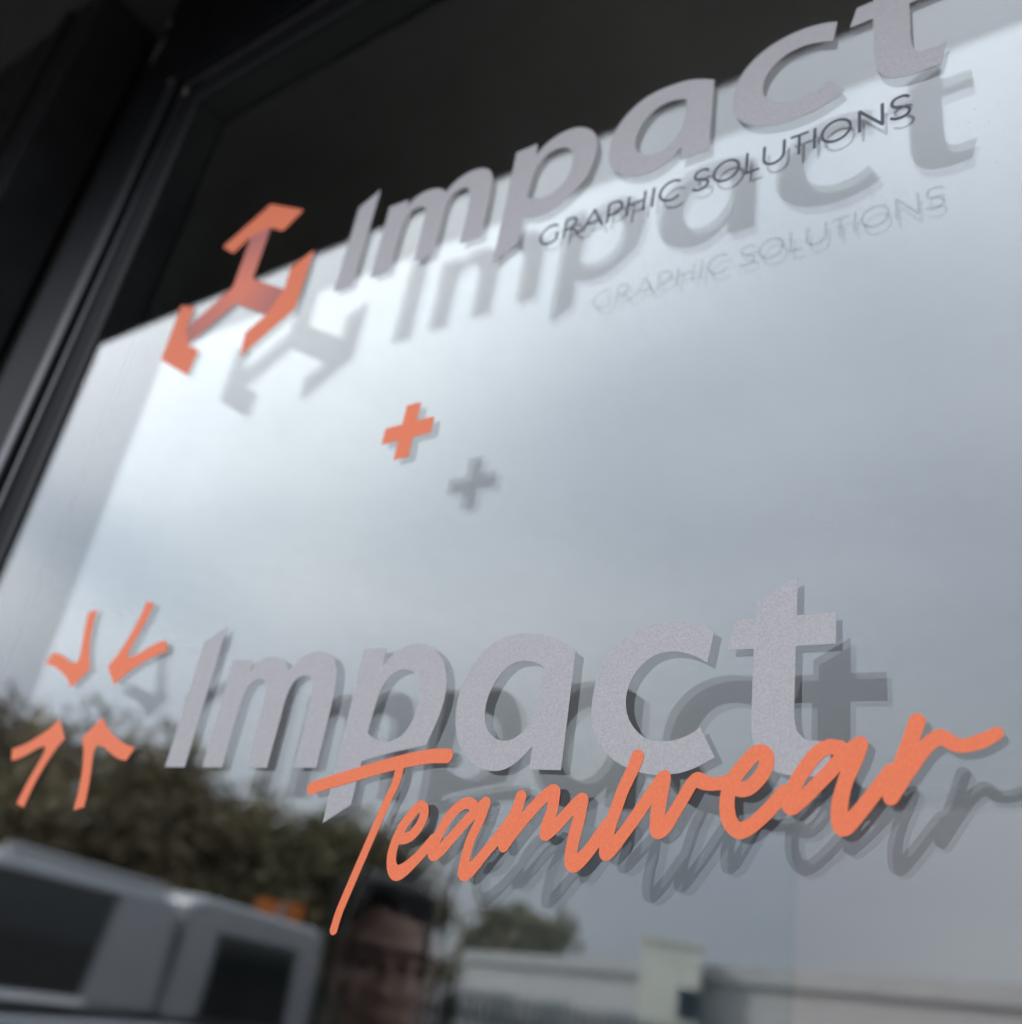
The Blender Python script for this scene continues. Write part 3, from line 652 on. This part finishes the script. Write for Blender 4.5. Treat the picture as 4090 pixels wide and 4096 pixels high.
# ------------------------------------------------------------------ rest of the shop front
M['recess'] = mat('near black recess shade', (0.004, 0.004, 0.004), 0.8)  # near-black colour stands in for deep shadow in the gap; grooves share it
M['clad'] = mat('anthracite coated cladding', (0.032, 0.0325, 0.034), 0.32, 0.0, 0.2, 30, 0.1, 900, 0.0002)
M['wall'] = mat('dark grey rendered wall', (0.10, 0.10, 0.10), 0.9, 0.0, 0.15, 5, 0.4, 180, 0.002)
M['fascia'] = mat('charcoal coated fascia metal', (0.03, 0.03, 0.032), 0.45, 0.0, 0.15, 10)

fas = empty('canopy_fascia', (0.5, 0, Z0 + 0.5635))
tag(fas, 'dark fascia box with brown grey soffit projecting above the window', 'fascia')
box('soffit_panel', -4.5, 3.5, -0.2053, 0.06, 0.1865, 0.1925, M['soffit'], fas)
box('fascia_board', -4.5, 3.5, -0.212, -0.2055, 0.0, 0.62, M['fascia'], fas, 0.001)
box('fascia_top', -4.5, 3.5, -0.2050, 0.06, 0.60, 0.615, M['fascia'], fas)

pil = empty('cladding_post', (-0.5, 0, 0))
tag(pil, 'dark ribbed cladding post left of the window frame beyond a black gap', 'cladding')
def px(x): return x + 0.5
x = -0.440
for k, (w, dep) in enumerate([(0.020, 0.024), (0.005, 0.012), (0.026, 0.024), (0.006, 0.010), (0.012, 0.030), (0.006, 0.012), (0.030, 0.024), (0.006, 0.01),
                              (0.06, 0.024), (0.006, 0.01), (0.06, 0.024), (0.006, 0.01), (0.06, 0.024)]):
    nm = 'cladding_rib' if dep >= 0.02 else 'groove_strip'
    box(nm, px(x - w), px(x), -dep, 0.03, 0.0, Z0 + 0.748, M['clad'] if dep >= 0.02 else M['recess'], pil, 0.0012 if dep >= 0.02 else 0)
    x -= w + 0.0002
CLADX = x
rec = box('recess_shade', -0.4398, -0.3122, 0.035, 0.055, 0.0, Z0 + 0.748, M['recess'])
tag(rec, 'recessed strip coloured black as deep shadow between window frame and ribbed cladding', 'cladding')
wl_ = multi('wall', [(-7.0, CLADX - 0.001, -0.015, 0.06, 0.0, 4.6), (XR + 0.107, 6.0, -0.015, 0.06, 0.0, 4.6),
                     (CLADX - 0.001, XR + 0.107, -0.0149, 0.06, Z0 + 1.17, 4.6), (-0.312, XR + 0.107, -0.0149, 0.06, 0.0, ZBOT - 0.082)], M['wall'])
tag(wl_, kind='structure')

# dim room behind the glass
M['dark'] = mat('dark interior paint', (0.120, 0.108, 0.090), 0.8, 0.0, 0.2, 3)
M['ceil'] = mat('brown stained ceiling', (0.84, 0.79, 0.71), 0.8, 0.0, 0.2, 3)
M['floor_in'] = mat('pale vinyl floor', (0.64, 0.60, 0.55), 0.6)
M['pink'] = mat('pinkish grey partition board', (0.75, 0.58, 0.60), 0.7, 0.0, 0.04, 3)
M['blue'] = mat('blue grey partition board', (0.28, 0.40, 0.48), 0.7, 0.0, 0.04, 3)
rx0, rx1, ry0, ry1 = -2.6, 3.2, 0.0605, 3.6
tag(box('interior_floor', rx0, rx1, ry0, ry1, -0.02, 0.02, M['floor_in']), kind='structure')
tag(box('interior_ceiling', rx0, rx1, 0.0605, ry1, 2.62, 2.66, M['ceil']), kind='structure')
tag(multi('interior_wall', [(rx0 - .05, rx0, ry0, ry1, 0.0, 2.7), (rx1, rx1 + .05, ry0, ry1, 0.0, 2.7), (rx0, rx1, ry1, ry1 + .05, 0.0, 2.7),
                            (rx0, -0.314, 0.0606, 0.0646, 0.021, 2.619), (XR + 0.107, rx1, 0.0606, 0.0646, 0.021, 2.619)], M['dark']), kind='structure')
pa = box('partition_board', -0.19, 1.9, 1.20, 1.24, 0.02, 1.98, M['pink'], None, 0.002)
tag(pa, 'pinkish grey partition board standing inside the room at right', 'partition')
pb = box('partition_board', -0.80, -0.20, 1.26, 1.30, 0.02, 1.95, M['blue'], None, 0.002)
tag(pb, 'blue grey partition board inside the room beside the pinkish one', 'partition')

# ------------------------------------------------------------------ what the glass mirrors: yard, truck, trees, buildings
M['asphalt'] = mat('worn asphalt', (0.12, 0.118, 0.115), 0.9, 0.0, 0.25, 1.5, 0.5, 90, 0.004)
M['paving'] = mat('grey concrete paving', (0.42, 0.41, 0.385), 0.9, 0.0, 0.15, 2.5, 0.4, 120, 0.003)
g = mesh_obj('ground', [(-400, -400, 0), (400, -400, 0), (400, 400, 0), (-400, 400, 0)], [(0, 1, 2, 3)], M['asphalt'])
tag(g, kind='structure')
tag(box('pavement', -7.0, 6.0, -1.6, -0.0155, 0.004, 0.11, M['paving'], None, 0.01), kind='structure')

# --- pickup with hard top, parked nose to the shop
M['truck'] = mat('grey metallic car paint', (0.34, 0.345, 0.365), 0.30, 0.35, 0.05, 3)
M['chrome'] = mat('bright satin trim strip', (0.80, 0.80, 0.80), 0.3, 0.2)
M['carglass'] = mat('dark tinted car glass', (0.010, 0.012, 0.014), 0.06, 0.0, spec=0.6)
M['tyre'] = mat('tyre rubber', (0.02, 0.02, 0.02), 0.85, 0.0, 0.2, 30)
M['rim'] = mat('silver alloy wheel', (0.5, 0.5, 0.5), 0.3, 0.8)
M['trim'] = mat('black plastic trim', (0.015, 0.015, 0.016), 0.5)
M['lampred'] = mat('red tail lamp', (0.35, 0.01, 0.01), 0.2)
P2 = Vector((-5.77, -6.0, 0)); P1 = Vector((-5.04, -2.64, 0))
hd = math.atan2(P1.y - P2.y, P1.x - P2.x)
tr = empty('pickup_truck', P2, hd)
tag(tr, 'grey pickup truck with hard top canopy parked nose to the shop, mirrored at lower left', 'pickup truck')
# local frame: +x to the nose, -y side is the side seen from the window (right-hand side), width 1.85
WD = 1.85
def side_prism(name, prof, y0, y1, mtl, bev=0.03):
    o = prism(name, prof, 'y', y0, y1, mtl, tr)
    if bev > 0:
        b = o.modifiers.new('bevel', 'BEVEL'); b.width = bev; b.segments = 5; b.limit_method = 'ANGLE'; b.angle_limit = 0.5
    return o
side_prism('body', [(-0.02, 0.42), (-0.02, 1.22), (1.72, 1.24), (3.62, 1.20), (4.75, 1.08), (5.05, 0.95), (5.12, 0.45)], 0.0, WD, M['truck'], 0.05)
side_prism('canopy', [(0.0, 1.245), (0.02, 1.95), (0.10, 2.0), (1.55, 2.03), (1.70, 1.99), (1.745, 1.26)], 0.06, WD - 0.06, M['truck'], 0.07)
side_prism('cab', [(1.775, 1.262), (1.80, 1.93), (1.95, 1.985), (3.30, 2.0), (3.50, 1.95), (4.25, 1.215)], 0.06, WD - 0.06, M['truck'], 0.07)
for yy, sy in ((0.045, -1), (WD - 0.045, 1)):
    y0, y1 = (yy, yy + 0.02) if sy < 0 else (yy - 0.02, yy)
    side_prism('side_window', [(2.50, 1.34), (2.42, 1.88), (3.36, 1.885), (3.95, 1.34)], y0, y1, M['carglass'], 0.0)
    side_prism('canopy_window', [(0.36, 1.30), (0.40, 1.79), (1.36, 1.80), (1.38, 1.30)], y0, y1, M['carglass'], 0.0)
    yc = y0 - 0.006 if sy < 0 else y1 + 0.001
    side_prism('chrome_strip', [(2.46, 1.285), (2.46, 1.325), (4.02, 1.325), (4.02, 1.285)], yc, yc + 0.006, M['chrome'], 0.0)
    side_prism('roof_rail', [(1.95, 1.985), (1.98, 2.03), (3.3, 2.045), (3.33, 2.0)], y0 + 0.03, y0 + 0.06, M['chrome'] if False else M['truck'], 0.01)
    for wx in (0.95, 4.15):
        prof = [(wx + 0.38 * math.cos(a * PI / 12), 0.39 + 0.38 * math.sin(a * PI / 12)) for a in range(24)]
        w = prism('wheel', prof, 'y', (-0.015 if sy < 0 else WD - 0.22), (0.22 if sy < 0 else WD + 0.015), M['tyre'], tr)
        prof = [(wx + 0.25 * math.cos(a * PI / 12), 0.39 + 0.25 * math.sin(a * PI / 12)) for a in range(24)]
        prism('rim', prof, 'y', (-0.022 if sy < 0 else WD + 0.0), (0.0 if sy < 0 else WD + 0.022), M['rim'], w)
    box('door_handle', 2.55, 2.75, (-0.012 if sy < 0 else WD - 0.01), (0.01 if sy < 0 else WD + 0.012), 1.10, 1.14, M['chrome'], tr, 0.005)
    box('tail_lamp', -0.035, 0.02, (0.02 if sy < 0 else WD - 0.18), (0.18 if sy < 0 else WD - 0.02), 0.85, 1.18, M['lampred'], tr, 0.01)
side_prism('windscreen', [(3.56, 1.90), (4.20, 1.262), (4.225, 1.275), (3.585, 1.915)], 0.16, WD - 0.16, M['carglass'], 0.0)
box('bumper', 5.06, 5.18, 0.05, WD - 0.05, 0.42, 0.66, M['trim'], tr, 0.03)
box('bumper', -0.14, -0.03, 0.05, WD - 0.05, 0.45, 0.62, M['chrome'], tr, 0.03)
for yy in (0.040, WD - 0.062):
    for q in ((0.34, 1.42, 1.275, 1.295), (0.36, 1.40, 1.802, 1.822), (2.40, 3.40, 1.888, 1.906)):
        box('window_seal', q[0], q[1], yy, yy + 0.022, q[2], q[3], M['trim'], tr)
    box('wing_mirror', 3.62, 3.82, yy - 0.20 if yy < 1 else yy + 0.03, yy - 0.01 if yy < 1 else yy + 0.22, 1.34, 1.52, M['truck'], tr, 0.04)
box('cab_gap_seal', 1.747, 1.773, 0.12, WD - 0.12, 1.23, 1.86, M['trim'], tr)

# --- orange works sign beyond the truck
M['sign'] = mat('orange sign sheet', (0.62, 0.16, 0.02), 0.6, 0.0, 0.08, 6)
M['steel'] = mat('galvanised steel', (0.35, 0.36, 0.37), 0.45, 0.7, 0.15, 12)
sg = empty('yard_sign', (-9.2, -8.55, 0), math.radians(-42))
tag(sg, 'orange board on a steel post beyond the truck roof', 'sign')
box('sign_board', -0.33, 0.24, -0.015, 0.015, 2.10, 2.41, M['sign'], sg, 0.005)
box('post', -0.04, 0.04, 0.016, 0.09, 0.0, 2.38, M['steel'], sg, 0.005)

# --- trees
M['bark'] = mat('brown bark', (0.07, 0.055, 0.04), 0.95, 0.0, 0.3, 12, 0.6, 40, 0.02)
M['leafA'] = mat('brown olive winter leaves', (0.24, 0.195, 0.115), 0.95, 0.0, 0.4, 3)
M['leafB'] = mat('dull green leaves', (0.21, 0.185, 0.105), 0.95, 0.0, 0.4, 3)
M['leafC'] = mat('grey bare twig foliage', (0.20, 0.19, 0.165), 0.8, 0.0, 0.4, 3)
def tube_verts(p, q, r0, r1, n=7):
    p, q = Vector(p), Vector(q)
    d = (q - p).normalized()
    a = d.orthogonal().normalized(); b = d.cross(a)
    return [p + (a * math.cos(2 * PI * k / n) + b * math.sin(2 * PI * k / n)) * r0 for k in range(n)] + \
           [q + (a * math.cos(2 * PI * k / n) + b * math.sin(2 * PI * k / n)) * r1 for k in range(n)]
def tree(name, label, x, y, h, w, leaf, seed, nleaf=3200, size=0.09, low=0.25):
    R = random.Random(seed)
    root = empty(name, (x, y, 0))
    tag(root, label, 'tree', 'trees across the yard')
    v, f = [], []
    def tube(p, q, r0, r1):
        n = len(v); tv = tube_verts(p, q, r0, r1); v.extend(tv)
        f.extend([(n + k, n + (k + 1) % 7, n + 7 + (k + 1) % 7, n + 7 + k) for k in range(7)])
    th = h * 0.45
    tube((0, 0, -0.1), (R.uniform(-.1, .1), R.uniform(-.1, .1), th), 0.035 * h, 0.022 * h)
    tips = []
    for k in range(9):
        a = 2 * PI * k / 9 + R.uniform(-.3, .3)
        z = th * R.uniform(.5, 1)
        e = (math.cos(a) * w * R.uniform(.45, .8), math.sin(a) * w * R.uniform(.45, .8), h * R.uniform(.45, .88))
        tube((0, 0, z), e, 0.012 * h, 0.004 * h)
        tips.append(e)
    tips.append((0, 0, h * .86))
    mesh_obj('trunk', v, f, M['bark'], root, True)
    lv, lf = [], []
    cl = []
    for e in tips:
        for j in range(4):
            cl.append((e[0] + R.gauss(0, .22) * w, e[1] + R.gauss(0, .22) * w, max(h * low, min(h * .95, e[2] + R.gauss(0, .13) * h)), R.uniform(.26, .50) * w))
    for k in range(14):
        a = R.uniform(0, 2 * PI)
        cl.append((math.cos(a) * w * R.uniform(.3, .9), math.sin(a) * w * R.uniform(.3, .9), h * R.uniform(low, .6), R.uniform(.34, .52) * w))
    for k in range(nleaf):
        c = R.choice(cl)
        d = Vector((R.gauss(0, 1), R.gauss(0, 1), R.gauss(0, 1))).normalized() * c[3] * R.random() ** .65
        p = Vector(c[:3]) + d
        nrm = Vector((R.gauss(0, 1), R.gauss(0, 1), R.gauss(0, 1) + .5)).normalized()
        a = nrm.orthogonal().normalized(); b = nrm.cross(a)
        s = size * R.uniform(.6, 1.4)
        n = len(lv)
        lv.extend([p - a * s, p - b * s * .5, p + a * s, p + b * s * .5])
        lf.append((n, n + 1, n + 2, n + 3))
    mesh_obj('crown', lv, lf, leaf, root)
tree('yard_tree', 'broad brown olive tree mirrored above the cab of the truck', -14.6, -7.6, 4.25, 2.1, M['leafA'], 1, 24000, low=.12)
tree('yard_tree', 'brown tree mirrored above the truck roof, right of the broad olive one', -13.9, -10.3, 4.0, 1.7, M['leafA'], 2, 20000, low=.12)
tree('yard_tree', 'grey bare topped tree behind the brown ones', -15.8, -11.6, 4.55, 1.3, M['leafC'], 3, 5000, low=.3)
tree('yard_tree', 'rounded green brown tree mirrored over the canopy of the truck', -12.9, -12.2, 3.85, 1.75, M['leafB'], 4, 22000, low=.10)
tree('yard_tree', 'grey twiggy tree mirrored over the tail of the truck', -15.4, -15.3, 3.5, 1.1, M['leafC'], 5, 9000, low=.12)
tree('yard_tree', 'low dark tree mirrored right of the person', -24.6, -35.2, 5.3, 2.3, M['leafB'], 8, 9000, size=.2, low=.3)

# --- buildings and fence beyond the yard
M['shed'] = mat('pale grey profiled cladding', (0.49, 0.47, 0.47), 0.7, 0.0, 0.06, 1.5)
M['shedroof'] = mat('grey roof sheet', (0.44, 0.43, 0.43), 0.7, 0.0, 0.1, 2)
M['shedpane'] = mat('milky rooflight sheet', (0.34, 0.36, 0.37), 0.5)
M['cream'] = mat('cream render', (0.90, 0.87, 0.74), 0.85, 0.0, 0.06, 1.2)
M['green'] = mat('dark green coated fence steel', (0.007, 0.011, 0.010), 0.6, 0.0, 0.2, 8)
A = Vector((-21.0, -27.9, 0)); B = Vector((1.8, -15.4, 0))
L_ = (B - A).length
sh = empty('warehouse', A, math.atan2(B.y - A.y, B.x - A.x))
tag(sh, 'long low pale grey warehouse across the yard', 'building')
box('wall', 0, L_, -8, 0, 0, 3.0, M['shed'], sh)
prism('roof', [(0.15, 3.0), (0.15, 3.32), (-4, 3.55), (-8.15, 3.0)], 'x', -0.1, L_ + 0.1, M['shedroof'], sh)
for k in range(7):
    xx = 2.2 + k * 3.4
    w = box('window', xx, xx + 1.3, 0.0, 0.03, 1.2, 2.3, M['shedroof'], sh)
    box('pane', xx + 0.06, xx + 1.24, 0.031, 0.04, 1.26, 2.24, M['shedpane'], w)
hb = empty('gable_house', (-10.2, -20.9, 0), math.radians(-26.6))
tag(hb, 'narrow cream rendered block rising above the warehouse roof', 'building')
box('wall', -0.62, 0.62, -0.9, 0.9, 0, 3.55, M['cream'], hb)
box('flat_roof', -0.68, 0.68, -0.96, 0.96, 3.5505, 3.62, M['cream'], hb, 0.01)
w = box('window', 0.20, 0.62, 0.9, 0.93, 2.15, 2.72, M['trim'], hb)
box('pane', 0.24, 0.58, 0.931, 0.94, 2.2, 2.67, M['carglass'], w)
fe = empty('palisade_fence', (-10.6, -9.9, 0), math.atan2(-2.6, 7.0))
tag(fe, 'dark green steel palisade fence across the yard', 'fence')
FL = 10.5
for k in range(3):
    box('rail', 0, FL, 0.02, 0.06, 0.35 + 0.6 * k, 0.41 + 0.6 * k, M['green'], fe)
pv = [(-.035, 0), (.035, 0), (.035, 1.74), (0, 1.86), (-.035, 1.74)]
pm = None
for k in range(int(FL / 0.105)):
    if pm is None:
        o = prism('pale', pv, 'y', 0.0, 0.018, M['green'], fe); pm = o.data
    else:
        o = link(bpy.data.objects.new('pale', pm), fe)
    o.location = (0.05 + k * 0.105, 0, 0.05)
for k in range(5):
    box('post', k * 2.55, k * 2.55 + 0.08, 0.0605, 0.14, 0, 1.75, M['green'], fe)


# specks of dust on the outer pane
M['dust'] = mat('pale dust', (0.45, 0.43, 0.40), 0.9)
dv, df = [], []
for k in range(150):
    cx_, cz_ = rng.uniform(XL + .01, 0.42), rng.uniform(Z0 - .10, ZTOP - .01)
    if k > 40:
        cc = ((0.300, Z0 + .195), (0.268, Z0 + .068), (0.06, Z0 + .02), (0.33, Z0 + .11))[k % 4]
        cx_, cz_ = cc[0] + rng.normal(0, .012), cc[1] + rng.normal(0, .010)
    r = rng.uniform(.00006, .00020)
    n = len(dv)
    dv += [(cx_ + r * math.cos(a * PI / 3) * rng.uniform(.6, 1.3), -0.00003, cz_ + r * math.sin(a * PI / 3) * rng.uniform(.6, 1.3)) for a in range(6)]
    dv.append((cx_, -0.00010, cz_))
    df += [(n + (a + 1) % 6, n + a, n + 6) for a in range(6)]
tag(mesh_obj('dust', dv, df, M['dust']), 'fine pale dust specks on the window glass', 'dust', kind='stuff')

# ------------------------------------------------------------------ person mirrored in the glass
M['skin'] = mat('skin', (0.40, 0.24, 0.19), 0.5, 0.0, 0.06, 20)
M['hair'] = mat('dark brown hair', (0.016, 0.012, 0.010), 0.55, 0.0, 0.3, 90, 0.8, 260, 0.004)
M['jacket'] = mat('black jacket cloth', (0.016, 0.016, 0.018), 0.85, 0.0, 0.2, 20, 0.4, 300, 0.002)
M['trouser'] = mat('dark blue denim', (0.025, 0.03, 0.045), 0.9, 0.0, 0.2, 30)
M['shoe'] = mat('dark leather shoe', (0.02, 0.018, 0.016), 0.5)
M['eye'] = mat('eye', (0.06, 0.05, 0.045), 0.2)
HZ = 1.665                                        # centre of the head
def sphere_pts(c, r, rot=0.0, nu=20, nv=14):
    v, f = [], []
    ca, sa = math.cos(rot), math.sin(rot)
    for j in range(nv + 1):
        th = PI * j / nv
        for i in range(nu):
            ph = 2 * PI * i / nu
            x_, y_, z_ = r[0] * math.sin(th) * math.cos(ph), r[1] * math.sin(th) * math.sin(ph), r[2] * math.cos(th)
            y_, z_ = y_ * ca - z_ * sa, y_ * sa + z_ * ca
            v.append((c[0] + x_, c[1] + y_, c[2] + z_))
    for j in range(nv):
        for i in range(nu):
            a, b = j * nu + i, j * nu + (i + 1) % nu
            f.append((a, a + nu, b + nu, b))
    return v, f
def blend(name, balls, voxel, mtl, parent, chains=(), iters=6):
    """one continuous surface from ellipsoids and tapered limbs (voxel union, then smoothed)"""
    v, f = [], []
    for c, r, rot in balls:
        a, b = sphere_pts(c, r, rot)
        n = len(v); v += a; f += [tuple(q + n for q in t) for t in b]
    for ch in chains:
        for (p, r0), (q, r1) in zip(ch[:-1], ch[1:]):
            for k in range(9):
                t = k / 8
                c = [p[i] + (q[i] - p[i]) * t for i in range(3)]
                r = r0 + (r1 - r0) * t
                a, b = sphere_pts(c, (r, r, r), 0, 12, 8)
                n = len(v); v += a; f += [tuple(x_ + n for x_ in t_) for t_ in b]
    o = mesh_obj(name, v, f, None)
    rm = o.modifiers.new('remesh', 'REMESH'); rm.mode = 'VOXEL'; rm.voxel_size = voxel
    sm_ = o.modifiers.new('smooth', 'SMOOTH'); sm_.iterations = iters; sm_.factor = 0.5
    dg = bpy.context.evaluated_depsgraph_get()
    me = bpy.data.meshes.new_from_object(o.evaluated_get(dg))
    COL.objects.unlink(o); bpy.data.objects.remove(o)
    me.name = name
    me.materials.clear(); me.materials.append(mtl)
    for p in me.polygons: p.use_smooth = True
    return link(bpy.data.objects.new(name, me), parent)

# local frame: face looks along -y, +x is the person's left hand side
pr = empty('person', (-0.800, -1.03, 0.0), math.radians(90 + 35))
tag(pr, 'person with short dark hair in a dark jacket mirrored at the bottom of the window', 'person')
hz = HZ
head_balls = [((0, 0.012, hz + 0.035), (0.076, 0.096, 0.088), 0), ((0, -0.022, hz - 0.035), (0.067, 0.066, 0.080), 0),
              ((0, -0.052, hz - 0.090), (0.034, 0.028, 0.024), 0), ((0, -0.074, hz + 0.030), (0.050, 0.014, 0.012), 0),
              ((0, -0.092, hz - 0.012), (0.010, 0.012, 0.030), 0.25), ((0, -0.104, hz - 0.032), (0.015, 0.015, 0.011), 0),
              ((0, -0.084, hz - 0.062), (0.026, 0.010, 0.006), 0), ((0, -0.083, hz - 0.072), (0.022, 0.010, 0.006), 0),
              ((0.040, -0.060, hz - 0.022), (0.024, 0.020, 0.018), 0), ((-0.040, -0.060, hz - 0.022), (0.024, 0.020, 0.018), 0),
              ((0.078, 0.014, hz - 0.008), (0.010, 0.020, 0.031), 0.2), ((-0.078, 0.014, hz - 0.008), (0.010, 0.020, 0.031), 0.2)]
neck = [((0, 0.022, hz - 0.07), 0.056), ((0, 0.035, hz - 0.17), 0.060), ((0, 0.04, hz - 0.24), 0.085)]
def limbs(e):
    L = []
    for s in (-1, 1):
        L.append([((s * 0.165, 0.04, 1.42), 0.058 + e), ((s * 0.235, 0.05, 1.12), 0.044 + e), ((s * 0.240, -0.03, 0.90), 0.031 + e)])
    return L
torso = [((0, 0.04, 1.405), (0.180, 0.095, 0.085), 0), ((0, 0.035, 1.25), (0.165, 0.112, 0.16), 0), ((0, 0.035, 1.08), (0.150, 0.105, 0.14), 0), ((0, 0.04, 0.94), (0.165, 0.115, 0.10), 0)]
def legs(e):
    return [[((s * 0.085, 0.04, 0.92), 0.085 + e), ((s * 0.098, 0.025, 0.52), 0.056 + e), ((s * 0.102, 0.05, 0.20), 0.040 + e)] for s in (-1, 1)]
hands = []
for s in (-1, 1):
    hands.append([((s * 0.240, -0.03, 0.90), 0.030), ((s * 0.241, -0.045, 0.83), 0.034)])
    for k, (dy, ln) in enumerate(((-0.028, .070), (-0.010, .080), (0.008, .075), (0.024, .060))):
        hands.append([((s * 0.243, -0.048 + dy, 0.81), 0.0095), ((s * 0.240, -0.052 + dy, 0.81 - ln * .55), 0.009), ((s * 0.228, -0.058 + dy, 0.81 - ln), 0.008)])
    hands.append([((s * 0.235, -0.075, 0.85), 0.011), ((s * 0.222, -0.098, 0.815), 0.0095), ((s * 0.214, -0.102, 0.79), 0.0085)])
blend('body', head_balls + torso, 0.0065, M['skin'], pr, [neck] + limbs(0) + legs(0) + hands, 4)
for s in (-1, 1):
    v, f = sphere_pts((s * 0.031, -0.0755, hz + 0.008), (0.013, 0.008, 0.0085))
    mesh_obj('eye', v, f, M['eye'], pr, True)
    v, f = sphere_pts((s * 0.033, -0.084, hz + 0.030), (0.024, 0.007, 0.006))
    mesh_obj('eyebrow', v, f, M['hair'], pr, True)
v, f = sphere_pts((0, -0.0905, hz - 0.067), (0.023, 0.006, 0.0035))
mesh_obj('mouth', v, f, mat('lips', (0.16, 0.06, 0.05), 0.5), pr, True)
hair_balls = [((0, 0.028, hz + 0.058), (0.084, 0.096, 0.074), 0), ((0, 0.070, hz + 0.0), (0.074, 0.050, 0.085), 0),
              ((0.072, 0.018, hz + 0.030), (0.017, 0.040, 0.052), 0), ((-0.072, 0.018, hz + 0.030), (0.017, 0.040, 0.052), 0),
              ((0.026, -0.040, hz + 0.112), (0.046, 0.030, 0.024), -.3), ((-0.034, -0.036, hz + 0.106), (0.038, 0.028, 0.022), -.3), ((0.055, -0.020, hz + 0.085), (0.022, 0.03, 0.03), 0), ((-0.058, -0.018, hz + 0.080), (0.020, 0.03, 0.03), 0)]
R5 = random.Random(5)
for k in range(80):
    a = R5.uniform(0, 2 * PI); b = R5.uniform(0.15, 1.0)
    hair_balls.append(((0.074 * math.cos(a) * b, 0.028 + 0.085 * math.sin(a) * b, hz + 0.062 + 0.078 * math.sqrt(max(0, 1 - b * b))), (R5.uniform(.010, .024), R5.uniform(.010, .024), R5.uniform(.012, .026)), R5.uniform(-.6, .6)))
blend('hair', hair_balls, 0.006, M['hair'], pr, (), 2)
jb = [((c[0], c[1], c[2]), (r[0] + .012, r[1] + .014, r[2] + .012), t) for c, r, t in torso]
collar = [[((s * 0.030, -0.03 + 0.03, 1.500), 0.030), ((s * 0.072, 0.05, 1.512), 0.026), ((0, 0.095, 1.518), 0.026)] for s in (-1, 1)]
blend('jacket', jb, 0.009, M['jacket'], pr, [[(p, r + .016) for p, r in ch] for ch in limbs(0)] + collar, 3)
blend('trousers', [((0, 0.04, 0.90), (0.162, 0.112, 0.09), 0)], 0.009, M['trouser'], pr, [[(p, r + .014) for p, r in ch] + [((ch[-1][0][0], 0.05, 0.135), 0.056)] for ch in legs(0)], 3)
for s in (-1, 1):
    blend('shoe', [((s * 0.104, -0.03, 0.150), (0.045, 0.12, 0.036), 0), ((s * 0.104, 0.06, 0.165), (0.042, 0.055, 0.050), 0)], 0.008, M['shoe'], pr, (), 3)
